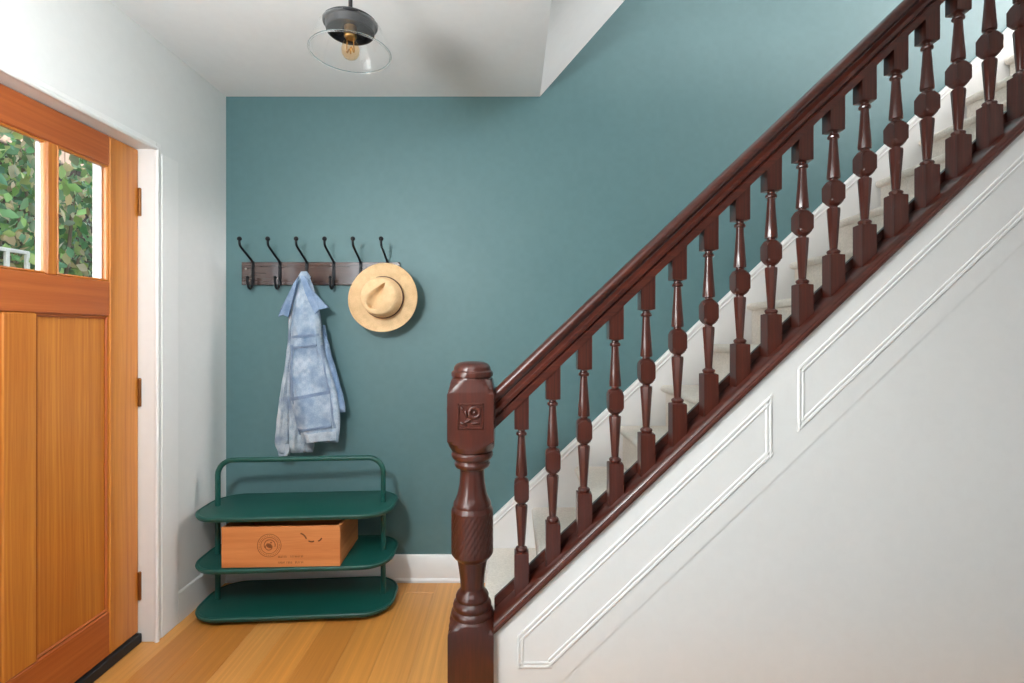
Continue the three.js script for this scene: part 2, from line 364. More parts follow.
{
  const d = group('door_1', [XD, 0.0236, DZ0 + 0.003]); d.scale.set(1, 0.9816, 0.9816);
  struct(d, 'orange fir front door with small upper glass panes and tall lower panels', 'door');
  // local z runs from the hinge edge (0) towards the latch (W); x = 0 is the room face
  const W = 1.03, B = 0.021, T = 2.052, TH = 0.044, S = 0.152, R = rng(3);
  const P = (name, z0, z1, y0, y1, grain, mat, x0 = -TH, x1 = 0, c = 0.004) => mesh(name, cbox(x0, x1, y0, y1, z0, z1, c, grain, R() * 4, R() * 4), mat, d);
  P('stile', 0, S, B, T, 'y', M.fir[0]); P('stile', W - S, W, B, T, 'y', M.fir[0]);
  P('rail', S, W - S, 1.935, T, 'z', M.firRail); P('rail', S, W - S, 1.348, 1.482, 'z', M.firRail); P('rail', S, W - S, B, 0.193, 'z', M.firRail);
  const mid = W / 2;
  P('mullion', mid - 0.057, mid + 0.057, 0.193, 1.348, 'y', M.fir[1]);
  P('panel', S, mid - 0.057, 0.193, 1.348, 'y', M.fir[1], -0.033, -0.016); P('panel', mid + 0.057, W - S, 0.193, 1.348, 'y', M.fir[1], -0.033, -0.016);
  // sticking round the panels
  for (const [a, b] of [[S, mid - 0.057], [mid + 0.057, W - S]]) {
    const c = 0.011;
    for (const [z0, z1, y0, y1, g] of [[a, a + c, 0.193, 1.348, 'y'], [b - c, b, 0.193, 1.348, 'y'], [a, b, 0.193, 0.193 + c, 'z'], [a, b, 1.348 - c, 1.348, 'z']])
      P('panel_moulding', z0, z1, y0, y1, g, M.firRail, -0.017, -0.006, 0.005);
  }
  // glazing bars and panes
  const z1 = 0.378, z2 = 0.418, z3 = W - z2, z4 = W - z1;
  for (const [a, b] of [[z1, z2], [z3, z4]]) {
    const g = P('glazing_bar', a, b, 1.482, 1.935, 'y', M.fir[1], -0.021, -0.003);
    mesh('outer_bar', cbox(-0.046, -0.027, 1.482, 1.935, a, b, 0.003), M.trim, g);
  }
  for (const [a, b] of [[S, S + 0.012], [W - S - 0.012, W - S]]) P('outer_stop', a, b, 1.482, 1.935, 'y', M.trim, -0.05, -0.027);
  for (const [a, b] of [[S, z1], [z2, z3], [z4, W - S]]) {
    const p = mesh('pane', box(-0.026, -0.022, 1.484, 1.933, a + 0.002, b - 0.002), M.pane, d);
    const c = 0.009;
    for (const [y0, y1, q0, q1, g] of [[1.482, 1.935, a, a + c, 'y'], [1.482, 1.935, b - c, b, 'y'], [1.482, 1.482 + c, a, b, 'z'], [1.935 - c, 1.935, a, b, 'z']])
      mesh('glazing_bead', cbox(-0.021, -0.004, y0, y1, q0, q1, 0.004, g), M.fir[1], p);
  }
  for (const y of [1.829, 1.028, 0.213]) {
    const g = new THREE.CylinderGeometry(0.0065, 0.0065, 0.11, 12); g.translate(0.006, y, 0.002);
    const h = mesh('hinge', merged([g, cbox(-0.03, 0.002, y - 0.054, y + 0.054, -0.0025, 0.0, 0.0005)].map(k => uvMetres(k))), M.hinge, d);
    const k = new THREE.SphereGeometry(0.007, 10, 6); k.translate(0.006, y + 0.057, 0.002);
    mesh('hinge_pin', k, M.hinge, h);
  }
  // knob on the latch side
  const kn = new THREE.SphereGeometry(0.027, 16, 12); kn.translate(0.055, 1.0, W - 0.07);
  const st = new THREE.CylinderGeometry(0.01, 0.026, 0.05, 14); st.rotateZ(-Math.PI / 2); st.translate(0.025, 1.0, W - 0.07);
  mesh('door_knob', merged([kn, st]), M.hinge, d);
}

// ---------------------------------------------------------------- staircase
const NX = k => 0.76 + 0.22 * (k - 5), NY = k => 0.178 + 0.209 * (k - 1);
{
  const s = group('staircase', [0, 0, 0]);
  tag(s, 'pale carpeted staircase climbing right along the teal wall', 'staircase');
  const zA = ZB + 0.021, zBk = ZI - 0.0005;
  for (let k = 1; k <= 14; k++) {
    const x = NX(k), y = NY(k), r = 0.02, xe = x + 0.22 + 0.03;
    const sh = [[xe, y - 0.036], [xe, y], [x + r, y]];
    for (let i = 1; i <= 6; i++) { const a = Math.PI / 2 + i / 6 * Math.PI; sh.push([x + r + Math.cos(a) * r, y - 0.018 + Math.sin(a) * 0.018]); }
    mesh('tread', toCreasedNormals(prismXY(sh, zA, zBk), 0.7), M.carpet, s);
    const y0 = k === 1 ? 0.0005 : NY(k - 1);
    mesh('riser', cbox(x + 0.026, x + 0.05, y0, y - 0.034, zA, zBk, 0.002), M.carpet, s);
  }
  // skirt board with cap on the teal wall
  const SK = x => 0.344 + SL * (x + 0.085);
  mesh('wall_skirt', prismXY([[-0.14, 0.0005], [0.2, 0.0005], [3.1, SK(3.1) - 0.45], [3.1, SK(3.1)], [-0.14, SK(-0.14)]], ZB, ZB + 0.017), M.trim, s);
  const v = 0.05;
  mesh('skirt_cap', raked([[ZB, 0], [ZB + 0.019, 0.002], [ZB + 0.025, 0.008], [ZB + 0.022, 0.02], [ZB + 0.026, 0.028], [ZB + 0.026, 0.04], [ZB + 0.018, v], [ZB, v]].map(([z, y]) => [z, y - v + 0.004]), -0.14, 3.1, SL, SK(0)), M.trim, s);
}

// ---------------------------------------------------------------- railing
{
  const rl = group('stair_railing', [-0.14, 0, ZC]);
  tag(rl, 'dark mahogany stair railing with carved newel post and turned balusters', 'railing');
  const ox = 0.14;                                 // local x = world x + ox, local z = world z - ZC
  const X0 = -0.063 + ox, X1 = 2.15 + ox;
  // base rail
  const bp = [[0.056, -0.004], [0.064, 0.0], [0.066, 0.006], [0.065, 0.013], [0.059, 0.018], [0.058, 0.024], [0.053, 0.032], [0.042, 0.039], [-0.030, 0.04], [-0.030, -0.004]];
  const y0 = LINE(0) - SL * ox;
  mesh('base_rail', raked(bp, X0, X1, SL, y0), M.mahogany, rl);
  mesh('base_fillet', raked([[-0.0305, 0.036], [-0.0305, 0.076], [-0.046, 0.076], [-0.052, 0.07], [-0.052, -0.002], [-0.0305, -0.002]].reverse(), X0, X1, SL, y0), M.mahogany, rl);
  // handrail
  const hp = [[-0.03, 0], [0.03, 0], [0.031, 0.03], [0.027, 0.036], [0.030, 0.042], [0.038, 0.046], [0.039, 0.062], [0.033, 0.070], [0.024, 0.078], [0.023, 0.085], [0.03, 0.089], [0.038, 0.096], [0.041, 0.108], [0.038, 0.121], [0.028, 0.131], [0.012, 0.136]];
  const full = hp.concat(hp.slice(2).reverse().map(([z, y]) => [-z, y]));
  const H0 = 0.945 + SL * 0.0655 - SL * ox;
  mesh('handrail', raked(full, X0, X1, SL, H0, 0.7), M.mahogany, rl);
  // balusters
  const hw = 0.0252;
  const rows = [[-0.158, 1, 's', hw], [-0.003, 1, 's', hw], [0.0, 0.0345, 's', hw], [0.0012, 0.026, 's', hw], [0.003, 0.018], [0.008, 0.0205], [0.012, 0.0215], [0.016, 0.0195], [0.019, 0.014], [0.0225, 0.0115],
    [0.0245, 0.0125, 'o', 0.0125], [0.158, 0.0215, 'o', 0.0215], [0.165, 0.0205, 'o', 0.0205], [0.167, 0.0125], [0.172, 0.0125], [0.176, 0.019, 's', hw], [0.18, 0.0235, 's', hw], [0.188, 0.03, 's', hw + 0.0005], [0.196, 0.0375, 's', hw + 0.0005], [0.241, 0.0375, 's', hw + 0.0005], [0.249, 0.03, 's', hw + 0.0005], [0.257, 0.0235, 's', hw], [0.26, 0.019],
    [0.263, 0.0135], [0.268, 0.0135], [0.27, 0.0205], [0.278, 0.0212], [0.34, 0.0168], [0.405, 0.0125], [0.41, 0.0125], [0.412, 0.0185], [0.417, 0.0195], [0.422, 0.0175], [0.425, 0.0125], [0.431, 0.0125], [0.434, 0.027, 's', hw], [0.435, 0.0345, 's', hw], [0.438, 1, 's', hw], [0.58, 1, 's', hw]];
  const bg = turned(rows, 32, 0.5);
  for (let k = 0; k < 19; k++) {
    const x = 0.0335 + 0.11 * k;
    const b = mesh('baluster', bg, M.mahogany, rl);
    b.position.set(x + ox, LINE(x) + 0.164, 0);
  }
  // newel post
  const np = group('newel_post', [0, 0, 0], rl);
  const q = 0.0775;
  mesh('base_block', turned([[0.0005, 1, 's', q], [0.255, 1, 's', q], [0.262, 0.1085, 's', q], [0.275, 0.094, 's', q], [0.288, 0.08, 's', q], [0.295, 0.073]], 48, 0.5), M.mahogany, np);
  mesh('base_turning', turned([[0.288, 0.071], [0.296, 0.0735], [0.306, 0.0735], [0.313, 0.069], [0.317, 0.064], [0.321, 0.066], [0.329, 0.0675], [0.337, 0.065], [0.343, 0.059], [0.347, 0.0555], [0.352, 0.0575], [0.36, 0.058], [0.368, 0.0545], [0.376, 0.047], [0.384, 0.042], [0.39, 0.041]], 48, 0.6), M.mahogany, np);
  mesh('lower_neck', turned([[0.388, 0.041], [0.42, 0.043], [0.46, 0.0485], [0.485, 0.053], [0.491, 0.0535]], 40, 0.6), M.mahogany, np);
  const drum = [[0.488, 0.055], [0.497, 0.064], [0.506, 0.071], [0.511, 0.0735]];
  for (let i = 1; i <= 30; i++) drum.push([0.511 + i * 0.005, 0.0735]);
  drum.push([0.666, 0.071], [0.672, 0.066], [0.676, 0.0645]);
  mesh('spiral_drum', turned(drum, 280, 0.7, (th, y) => { if (y < 0.512 || y > 0.66) return 0; const e = Math.min(1, (y - 0.511) / 0.01, (0.661 - y) / 0.01); const s = Math.sin(th * 26 + y * 215); return -0.0028 * e * Math.pow(0.5 + 0.5 * s, 2); }), M.mahogany, np);
  mesh('upper_neck', turned([[0.674, 0.065], [0.682, 0.0665], [0.69, 0.064], [0.7, 0.058], [0.72, 0.051], [0.75, 0.0455], [0.78, 0.043], [0.802, 0.0425], [0.808, 0.044]], 40, 0.6), M.mahogany, np);
  mesh('collar', turned([[0.806, 0.046], [0.812, 0.058], [0.818, 0.062], [0.826, 0.063], [0.832, 0.059], [0.836, 0.0585], [0.842, 0.067], [0.85, 0.0725], [0.858, 0.0735], [0.865, 0.071], [0.869, 0.066]], 48, 0.6), M.mahogany, np);
  const h = 0.079;
  const head = mesh('head_block', turned([[0.868, 0.066], [0.872, 0.0735], [0.879, 0.0775, 's', h], [0.89, 0.085, 's', h], [0.903, 0.097, 's', h], [0.914, 0.111, 's', h], [0.918, 1, 's', h], [1.075, 1, 's', h], [1.083, 0.103, 's', h - 0.001], [1.098, 0.092, 's', h - 0.004], [1.112, 0.0825, 's', h - 0.006], [1.122, 0.076, 's', 0.0715]], 48, 0.5), M.mahogany, np);
  // carved square: sunk field with a wreath and leaf on each seen side
  for (const [rx, dx, dz] of [[0, 0, h], [Math.PI / 2, h, 0], [-Math.PI / 2, -h, 0]]) {
    const fr = 0.036, gs = [];
    for (const [a, b, c, d] of [[-fr, fr, fr - 0.006, fr], [-fr, fr, -fr, -fr + 0.006], [-fr, -fr + 0.006, -fr, fr], [fr - 0.006, fr, -fr, fr]]) gs.push(cbox(a, b, c, d, -0.002, 0.0025, 0.0015));
    const tor = new THREE.TorusGeometry(0.0135, 0.005, 8, 24); tor.scale(1, 1, 0.7); tor.translate(0.011, 0.011, 0.0015);
    const bud = new THREE.SphereGeometry(0.0055, 12, 8); bud.scale(1, 1, 0.6); bud.translate(0.011, 0.011, 0.002);
    gs.push(tor, bud);
    for (let i = 0; i < 5; i++) {                  // leaf lobes sweeping from the lower left
      const e = new THREE.SphereGeometry(0.0085, 10, 8); e.scale(1.35, 0.5, 0.45); e.rotateZ([2.2, 1.7, 0.4, 0.1, 2.7][i]);
      e.translate([-0.02, -0.012, -0.008, 0.014, -0.018][i], [0.018, 0.008, -0.013, -0.018, -0.02][i], 0.001); gs.push(e);
    }
    for (const k of gs) k.scale(1.24, 1.24, 1.5);
    const c = merged(gs.map(k => uvMetres(k)));
    mesh('carved_panel', place(c, dx, 1.0, dz, 0, rx, 0), M.mahogany, head);
  }
  mesh('cap', turned([[1.12, 0.0705], [1.124, 0.0685], [1.127, 0.0685], [1.13, 0.0725], [1.138, 0.0735], [1.146, 0.072], [1.15, 0.067], [1.153, 0.0655], [1.158, 0.0655], [1.166, 0.062], [1.174, 0.054], [1.179, 0.042], [1.1815, 0.02], [1.182, 0.004]], 48, 0.6), M.mahogany, np);
}

// ---------------------------------------------------------------- coat rack
{
  const c = group('coat_rack', [-0.981, 1.585, ZB]);
  tag(c, 'dark wooden wall rack with six black iron coat hooks', 'coat rack');
  mesh('board', cbox(-0.406, 0.406, -0.059, 0.059, 0, 0.018, 0.002, 'x'), M.board, c);
  for (let k = 0; k < 6; k++) {
    const x = -0.346 + 0.138 * k;
    const gs = [
      cbox(-0.008, 0.008, -0.062, 0.062, 0.018, 0.023, 0.002),
      tube([[0, 0.05, 0.024], [0, 0.061, 0.03], [0, 0.072, 0.05], [0, 0.088, 0.082], [0, 0.105, 0.115], [0, 0.117, 0.138], [0, 0.125, 0.147], [0, 0.138, 0.15], [0, 0.15, 0.15]], 0.0058, 24, 8),
      tube([[0, -0.035, 0.024], [0, -0.06, 0.027], [0, -0.077, 0.04], [0, -0.08, 0.056], [0, -0.068, 0.07], [0, -0.045, 0.075], [0, -0.03, 0.074]], 0.0058, 24, 8),
    ];
    const b1 = new THREE.SphereGeometry(0.0115, 14, 10); b1.translate(0, 0.154, 0.15);
    const b2 = new THREE.SphereGeometry(0.009, 12, 8); b2.translate(0, -0.026, 0.074);
    gs.push(b1, b2);
    const hk = mesh('hook', merged(gs.map(g => uvMetres(g))), M.iron, c); hk.position.x = x;
    for (const y of [0.026, -0.024]) { const s = new THREE.SphereGeometry(0.0055, 10, 6); s.scale(1, 1, 0.6); s.translate(-0.0005, y, 0.024); mesh('screw', s, M.iron, hk); }
  }
  const w = new THREE.SphereGeometry(0.006, 10, 6); w.scale(1, 1, 0.5); 
  for (const x of [-0.384, 0.384]) { const s = mesh('wall_screw', w, M.steel, c); s.position.set(x, 0.024, 0.018); }
}

// ---------------------------------------------------------------- hat
{
  const hat = group('straw_hat', [-0.637, 1.456, ZB + 0.102]);
  tag(hat, 'tan straw hat with pinched crown hanging on the coat rack', 'hat');
  const seg = 96, pos = [], uv = [], idx = [];
  const R = 0.172;
  // rows from the crown's middle outward; the crown points at the room (+z)
  const rows = [];
  const nTop = 18;
  for (let j = 0; j <= nTop; j++) { const t = j / nTop; rows.push([0.078 * t, 'top', t]); }
  for (const [r, z] of [[0.085, 0.1], [0.0905, 0.088], [0.094, 0.07], [0.097, 0.045], [0.1, 0.02], [0.102, 0.006], [0.106, 0.001], [0.115, 0.0]]) rows.push([r, 'side', z]);
  for (const r of [0.128, 0.142, 0.155, 0.164, 0.1695, 0.172, 0.1725, 0.171]) rows.push([r, 'brim', 0]);
  const dent = (x, y) => {                         // teardrop with its point at upper right
    const a = 0.62, u = x * Math.cos(a) + y * Math.sin(a), v = -x * Math.sin(a) + y * Math.cos(a);
    const ca = Math.cos(1.02), sa = Math.sin(1.02), p = x * ca + y * sa, q = -x * sa + y * ca;
    const s = (p + 0.066) / 0.132; if (s <= 0 || s >= 1) return 0;
    const half = 0.056 * Math.pow(Math.sin(Math.PI * Math.pow(s, 0.6)), 0.7) * (1 - 0.55 * s);
    const d = Math.abs(q - 0.006) / Math.max(half, 0.001);
    return d < 1 ? 0.5 + 0.5 * Math.cos(Math.PI * d) : 0;
  };
  for (const [r, kind, v] of rows) for (let i = 0; i <= seg; i++) {
    const th = i / seg * Math.PI * 2, cx = Math.cos(th), cy = Math.sin(th);
    const el = kind === 'brim' ? 1 + 0.02 * Math.sin(2 * th + 0.6) : 1;
    let x = cx * r * 0.98 * el, y = cy * r * 1.0 * el, z;
    if (kind === 'top') z = 0.112 - 0.012 * v * v * v * v - 0.038 * dent(x, y);
    else if (kind === 'side') z = v;
    else { const b = (r - 0.115) / 0.057; z = 0.001 + b * b * (0.012 + 0.012 * Math.sin(2 * th + 0.3)) - (r < 0.1715 && rows.at(-1)[0] === r ? 0.004 : 0); }
    pos.push(x, y, z); uv.push(x * 1, y * 1);
  }
  const m = seg + 1;
  for (let j = 0; j < rows.length - 1; j++) for (let i = 0; i < seg; i++) { const a = j * m + i; idx.push(a, a + m, a + 1, a + 1, a + m, a + m + 1); }
  let g = new THREE.BufferGeometry();
  g.setAttribute('position', new THREE.Float32BufferAttribute(pos, 3)); g.setAttribute('uv', new THREE.Float32BufferAttribute(uv.map(k => k * 2.2), 2)); g.setIndex(idx);
  g.computeVertexNormals();
  const split = rows.findIndex(r => r[1] === 'brim');
  // crown and brim as two parts of the same surface
  const cut = (j0, j1) => { const k = g.clone(); k.setIndex(idx.slice(j0 * seg * 6, j1 * seg * 6)); return k.toNonIndexed(); };
  const inner = cut(split - 1, rows.length - 1); const back = inner.clone(); back.translate(0, 0, -0.003);
  const e = new THREE.TorusGeometry(0.1695, 0.0028, 8, 96);
  { const p = e.attributes.position; for (let i = 0; i < p.count; i++) { const th = Math.atan2(p.getY(i), p.getX(i)), el = 1 + 0.02 * Math.sin(2 * th + 0.6); p.setXYZ(i, p.getX(i) * 0.98 * el, p.getY(i) * el, p.getZ(i) + 0.0105 + 0.0115 * Math.sin(2 * th + 0.3)); } e.computeVertexNormals(); const u = e.attributes.uv; for (let i = 0; i < u.count; i++) u.setXY(i, u.getX(i) * 2, u.getY(i) * 0.1); }
  mesh('crown', cut(0, split - 1), M.straw, hat);
  mesh('brim', merged([inner, back, e]), M.straw, hat);
  const bd = new THREE.TorusGeometry(0.1012, 0.0042, 8, 72); bd.scale(0.98, 1, 2.4); bd.translate(0, 0, 0.0105);
  mesh('hat_band', bd, M.band, hat);
}

// ---------------------------------------------------------------- denim jacket
{
  const jk = group('denim_jacket', [-1.0, 1.57, ZB + 0.045]);
  tag(jk, 'faded light blue denim jacket hanging from a coat rack hook', 'jacket');
  const sc = 205.3, px = x => (x - 512) / sc + 1.0, py = y => 1.285 + (332 - y) / sc - 1.57;
  const cat = (a, b, c, d, t) => 0.5 * (2 * b + (c - a) * t + (2 * a - 5 * b + 4 * c - d) * t * t + (3 * b - a - 3 * c + d) * t * t * t);
  function sampler(rows) {
    return y => {
      let i = 0; while (i < rows.length - 2 && y > rows[i + 1][0]) i++;
      const a = rows[Math.max(0, i - 1)], b = rows[i], c = rows[i + 1], d = rows[Math.min(rows.length - 1, i + 2)];
      const t = Math.max(0, Math.min(1, (y - b[0]) / (c[0] - b[0])));
      return b.map((_, k) => cat(a[k], b[k], c[k], d[k], t));
    };
  }
  // rows: [image y, left, right, z middle, half depth]
  function cloth(rows, seed, foldN, foldA, nRows = 64, seg = 72) {
    const S = sampler(rows), y0 = rows[0][0], y1 = rows.at(-1)[0];
    const front = (x, yi) => {                     // outer z of the front at a point
      const [, l, r, zc, hd] = S(yi), L = px(l), Rr = px(r), mid = (L + Rr) / 2, a = (Rr - L) / 2, u = Math.max(-1, Math.min(1, (x - mid) / a));
      return zc + hd * Math.pow(1 - Math.pow(Math.abs(u), 2.6), 1 / 2.2) + fold(u, yi);
    };
    const fold = (u, yi) => {
      const t = (yi - y0) / (y1 - y0), w = Math.sin(u * foldN + seed + 1.8 * N3(u * 1.2, t * 2.2, seed)), k = Math.sign(w) * Math.pow(Math.abs(w), 0.7) * foldA * (0.4 + 0.6 * t);
      return k * (1 - u * u * 0.6) + 0.011 * N3(u * 2.2 + t * 3 + seed, t * 7, 2.5 + seed) + 0.006 * N3(u * 5 - t * 6, t * 15, seed);
    };
    const pos = [], uv = [], idx = [], m = seg + 1;
    for (let j = 0; j <= nRows; j++) {
      const yi = y0 + (y1 - y0) * j / nRows, [, l, r, zc, hd] = S(yi), L = px(l), Rr = px(r), mid = (L + Rr) / 2, a = (Rr - L) / 2;
      const endPinch = Math.min(1, 0.25 + Math.min(j, nRows - j) / 2.5);
      for (let i = 0; i <= seg; i++) {
        const th = i / seg * Math.PI * 2, cs = Math.cos(th), sn = Math.sin(th), u = Math.sign(cs) * Math.pow(Math.abs(cs), 0.85);
        const zz = Math.sign(sn) * Math.pow(Math.max(0, 1 - Math.pow(Math.abs(u), 2.6)), 1 / 2.2) * hd * endPinch;
        pos.push(mid + a * u, py(yi) + 0.003 * N3(u * 4, j * 0.2, seed), Math.max(0.004, zc + zz + (sn >= 0 ? fold(u, yi) * endPinch : fold(u, yi) * 0.3)));
        uv.push(mid + a * u + seed, py(yi) + (sn < 0 ? 0.5 : 0));
      }
    }
    for (let j = 0; j < nRows; j++) for (let i = 0; i < seg; i++) { const p = j * m + i; idx.push(p, p + m, p + 1, p + 1, p + m, p + m + 1); }
    for (const j of [0, nRows]) {
      let sx = 0, sy = 0, sz = 0; for (let i = 0; i < seg; i++) { sx += pos[(j * m + i) * 3]; sy += pos[(j * m + i) * 3 + 1]; sz += pos[(j * m + i) * 3 + 2]; }
      const k = pos.length / 3; pos.push(sx / seg, sy / seg + (j ? 0.006 : 0), sz / seg); uv.push(sx / seg + seed, sy / seg);
      for (let i = 0; i < seg; i++) j ? idx.push(k, j * m + i + 1, j * m + i) : idx.push(k, j * m + i, j * m + i + 1);
    }
    let g = new THREE.BufferGeometry(); g.setAttribute('position', new THREE.Float32BufferAttribute(pos, 3)); g.setAttribute('uv', new THREE.Float32BufferAttribute(uv, 2));
    idx.forEach((_, i) => { if (i % 3 === 0) { const t = idx[i + 1]; idx[i + 1] = idx[i + 2]; idx[i + 2] = t; } });
    g.setIndex(idx); return { g: toCreasedNormals(g, 0.9), front };
  }
  const body = cloth([[275, 296, 306, 0.062, 0.012], [284, 294, 310, 0.07, 0.022], [300, 291, 315, 0.075, 0.034], [320, 289, 319, 0.078, 0.042], [341, 289, 321, 0.078, 0.046], [355, 289, 324, 0.078, 0.048], [380, 288, 331, 0.08, 0.05], [400, 289, 336, 0.08, 0.048], [415, 292, 338, 0.08, 0.046], [430, 296, 338, 0.08, 0.044], [443, 300.5, 337, 0.08, 0.04]], 3, 4.6, 0.017, 96, 96);
  const bm = mesh('body', body.g, M.denim, jk);
  // sleeve and back hanging in three soft folds behind the front
  const fold3 = [
    [[[302, 286, 294, 0.05, 0.014], [320, 284.5, 293, 0.05, 0.02], [340, 284, 292, 0.052, 0.024], [362, 281.3, 290, 0.054, 0.027], [380, 278.6, 289, 0.056, 0.03], [402, 275.8, 287.5, 0.058, 0.032], [430, 272.3, 285.5, 0.06, 0.033], [446, 271.5, 285, 0.06, 0.03], [457, 275, 286, 0.06, 0.025]], 8],
    [[[300, 289, 297, 0.042, 0.014], [330, 288, 297, 0.044, 0.02], [362, 287, 297.5, 0.046, 0.025], [400, 285.5, 298, 0.05, 0.029], [430, 284, 298.5, 0.052, 0.031], [447, 284.5, 299, 0.052, 0.029], [455, 286, 298.5, 0.052, 0.024]], 21],
    [[[340, 293, 301, 0.04, 0.015], [380, 294, 304, 0.044, 0.022], [410, 295.5, 306.5, 0.05, 0.028], [436, 297, 309, 0.054, 0.031], [448, 297.3, 309.8, 0.054, 0.029], [454.5, 299, 309, 0.054, 0.024]], 34]];
  fold3.forEach(([rows, seed], i) => mesh(i ? 'back_fold' : 'sleeve', cloth(rows, seed, 3.4, 0.007, 72, 56).g, M.denimPale, jk));
  const flap = cloth([[325, 310, 321, 0.045, 0.012], [350, 314, 326, 0.045, 0.018], [380, 318, 334.5, 0.045, 0.02], [405, 322, 340.5, 0.045, 0.02], [414, 325, 341.5, 0.045, 0.018]], 13, 3, 0.004, 40, 40);
  mesh('back_panel', flap.g, M.denimBlue, jk);
  // patches sewn on the front: follow the body's surface
  function patch(name, corners, lift, mat, parent, n = 14) {
    const [A, B, C, D] = corners, pos = [], uv = [], idx = [];
    const put = (u, v, l) => { const x = (A[0] * (1 - u) + B[0] * u) * (1 - v) + (D[0] * (1 - u) + C[0] * u) * v, y = (A[1] * (1 - u) + B[1] * u) * (1 - v) + (D[1] * (1 - u) + C[1] * u) * v; pos.push(px(x), py(y), body.front(px(x), y) + l); uv.push(px(x), py(y)); };
    for (let j = -1; j <= n + 1; j++) for (let i = -1; i <= n + 1; i++) put(Math.max(0, Math.min(n, i)) / n, Math.max(0, Math.min(n, j)) / n, i < 0 || j < 0 || i > n || j > n ? -0.003 : lift * (1 + 0.35 * N3(i * 0.5, j * 0.4, lift * 100)));
    const m = n + 3;
    for (let j = 0; j < m - 1; j++) for (let i = 0; i < m - 1; i++) { const p = j * m + i; idx.push(p, p + m, p + 1, p + 1, p + m, p + m + 1); }
    let g = new THREE.BufferGeometry(); g.setAttribute('position', new THREE.Float32BufferAttribute(pos, 3)); g.setAttribute('uv', new THREE.Float32BufferAttribute(uv, 2)); g.setIndex(idx);
    return mesh(name, toCreasedNormals(g, 0.7), mat, parent);
  }
  const p1 = patch('chest_pocket', [[295.5, 343], [316, 341], [319.5, 369], [298, 372]], 0.0045, M.denim, bm);
  patch('pocket_flap', [[294.5, 339], [317, 338], [317.5, 346], [295.5, 348.5]], 0.009, M.denim, p1);
  patch('pocket_seam', [[295.3, 346.5], [317.4, 344.3], [317.6, 346.2], [295.6, 348.6]], 0.0115, M.denimSeam, p1);
  const p2 = patch('waist_pocket', [[291.5, 400], [330, 393], [332.5, 427], [297.5, 431]], 0.006, M.denim, bm);
  patch('pocket_seam', [[297, 428.5], [332.6, 425], [332.4, 427.2], [297.6, 431]], 0.0085, M.denimSeam, p2);
  patch('front_edge', [[320.5, 345], [322, 345], [336.3, 428], [334.6, 428]], 0.003, M.denimSeam, bm);
  patch('pocket_hem', [[291, 397], [330, 390.5], [330.3, 393.5], [291.5, 400.5]], 0.009, M.denimSeam, p2);
  patch('hem_band', [[297, 434], [336.5, 431], [336, 440], [301, 442]], 0.0035, M.denimPale, bm);
  patch('front_placket', [[289.5, 345], [292.5, 345], [299.5, 436], [296.5, 436]], 0.005, M.denimSeam, bm);
  patch('shoulder_seam', [[291, 336], [319, 333.5], [319, 336], [291, 338.5]], 0.003, M.denimSeam, bm);
  // collar points: thick bent sheets
  function leaf(name, pts, z, tilt, mat) {
    const s = new THREE.Shape(pts.map(([x, y]) => new THREE.Vector2(px(x), py(y))));
    const g = new THREE.ExtrudeGeometry(s, { depth: 0.006, bevelEnabled: true, bevelThickness: 0.003, bevelSize: 0.002, bevelSegments: 3, steps: 2, curveSegments: 4 });
    const p = g.attributes.position; for (let i = 0; i < p.count; i++) { const dx = Math.abs(p.getX(i) - px(302)); p.setZ(i, p.getZ(i) + z + tilt * (p.getX(i) - px(302)) - 1.3 * dx * dx + 0.005 * Math.sin(p.getY(i) * 60)); };
    g.computeVertexNormals();
    return mesh(name, uvMetres(g), mat, jk);
  }
  leaf('collar', [[299, 277], [296, 290], [291, 306], [288, 316.5], [281, 314.5], [275.5, 316.5], [279, 309], [287, 296], [294, 284]], 0.112, 0.2, M.denimBlue);
  leaf('collar', [[302, 276], [306, 277], [311, 288], [319, 299], [326.5, 307], [319, 309.5], [315.5, 313.5], [311, 304], [307, 293]], 0.118, -0.2, M.denimBlue);
  leaf('hanging_loop', [[296, 275], [299, 271], [304, 271], [307, 276], [304, 283], [298, 283]], 0.066, 0, M.denim);
  const cf = leaf('cuff', [[272.5, 449], [273, 443], [280, 446], [288, 445], [287, 452], [285, 456.5], [276, 457.5]], 0.094, 0.1, M.denimPale);
}

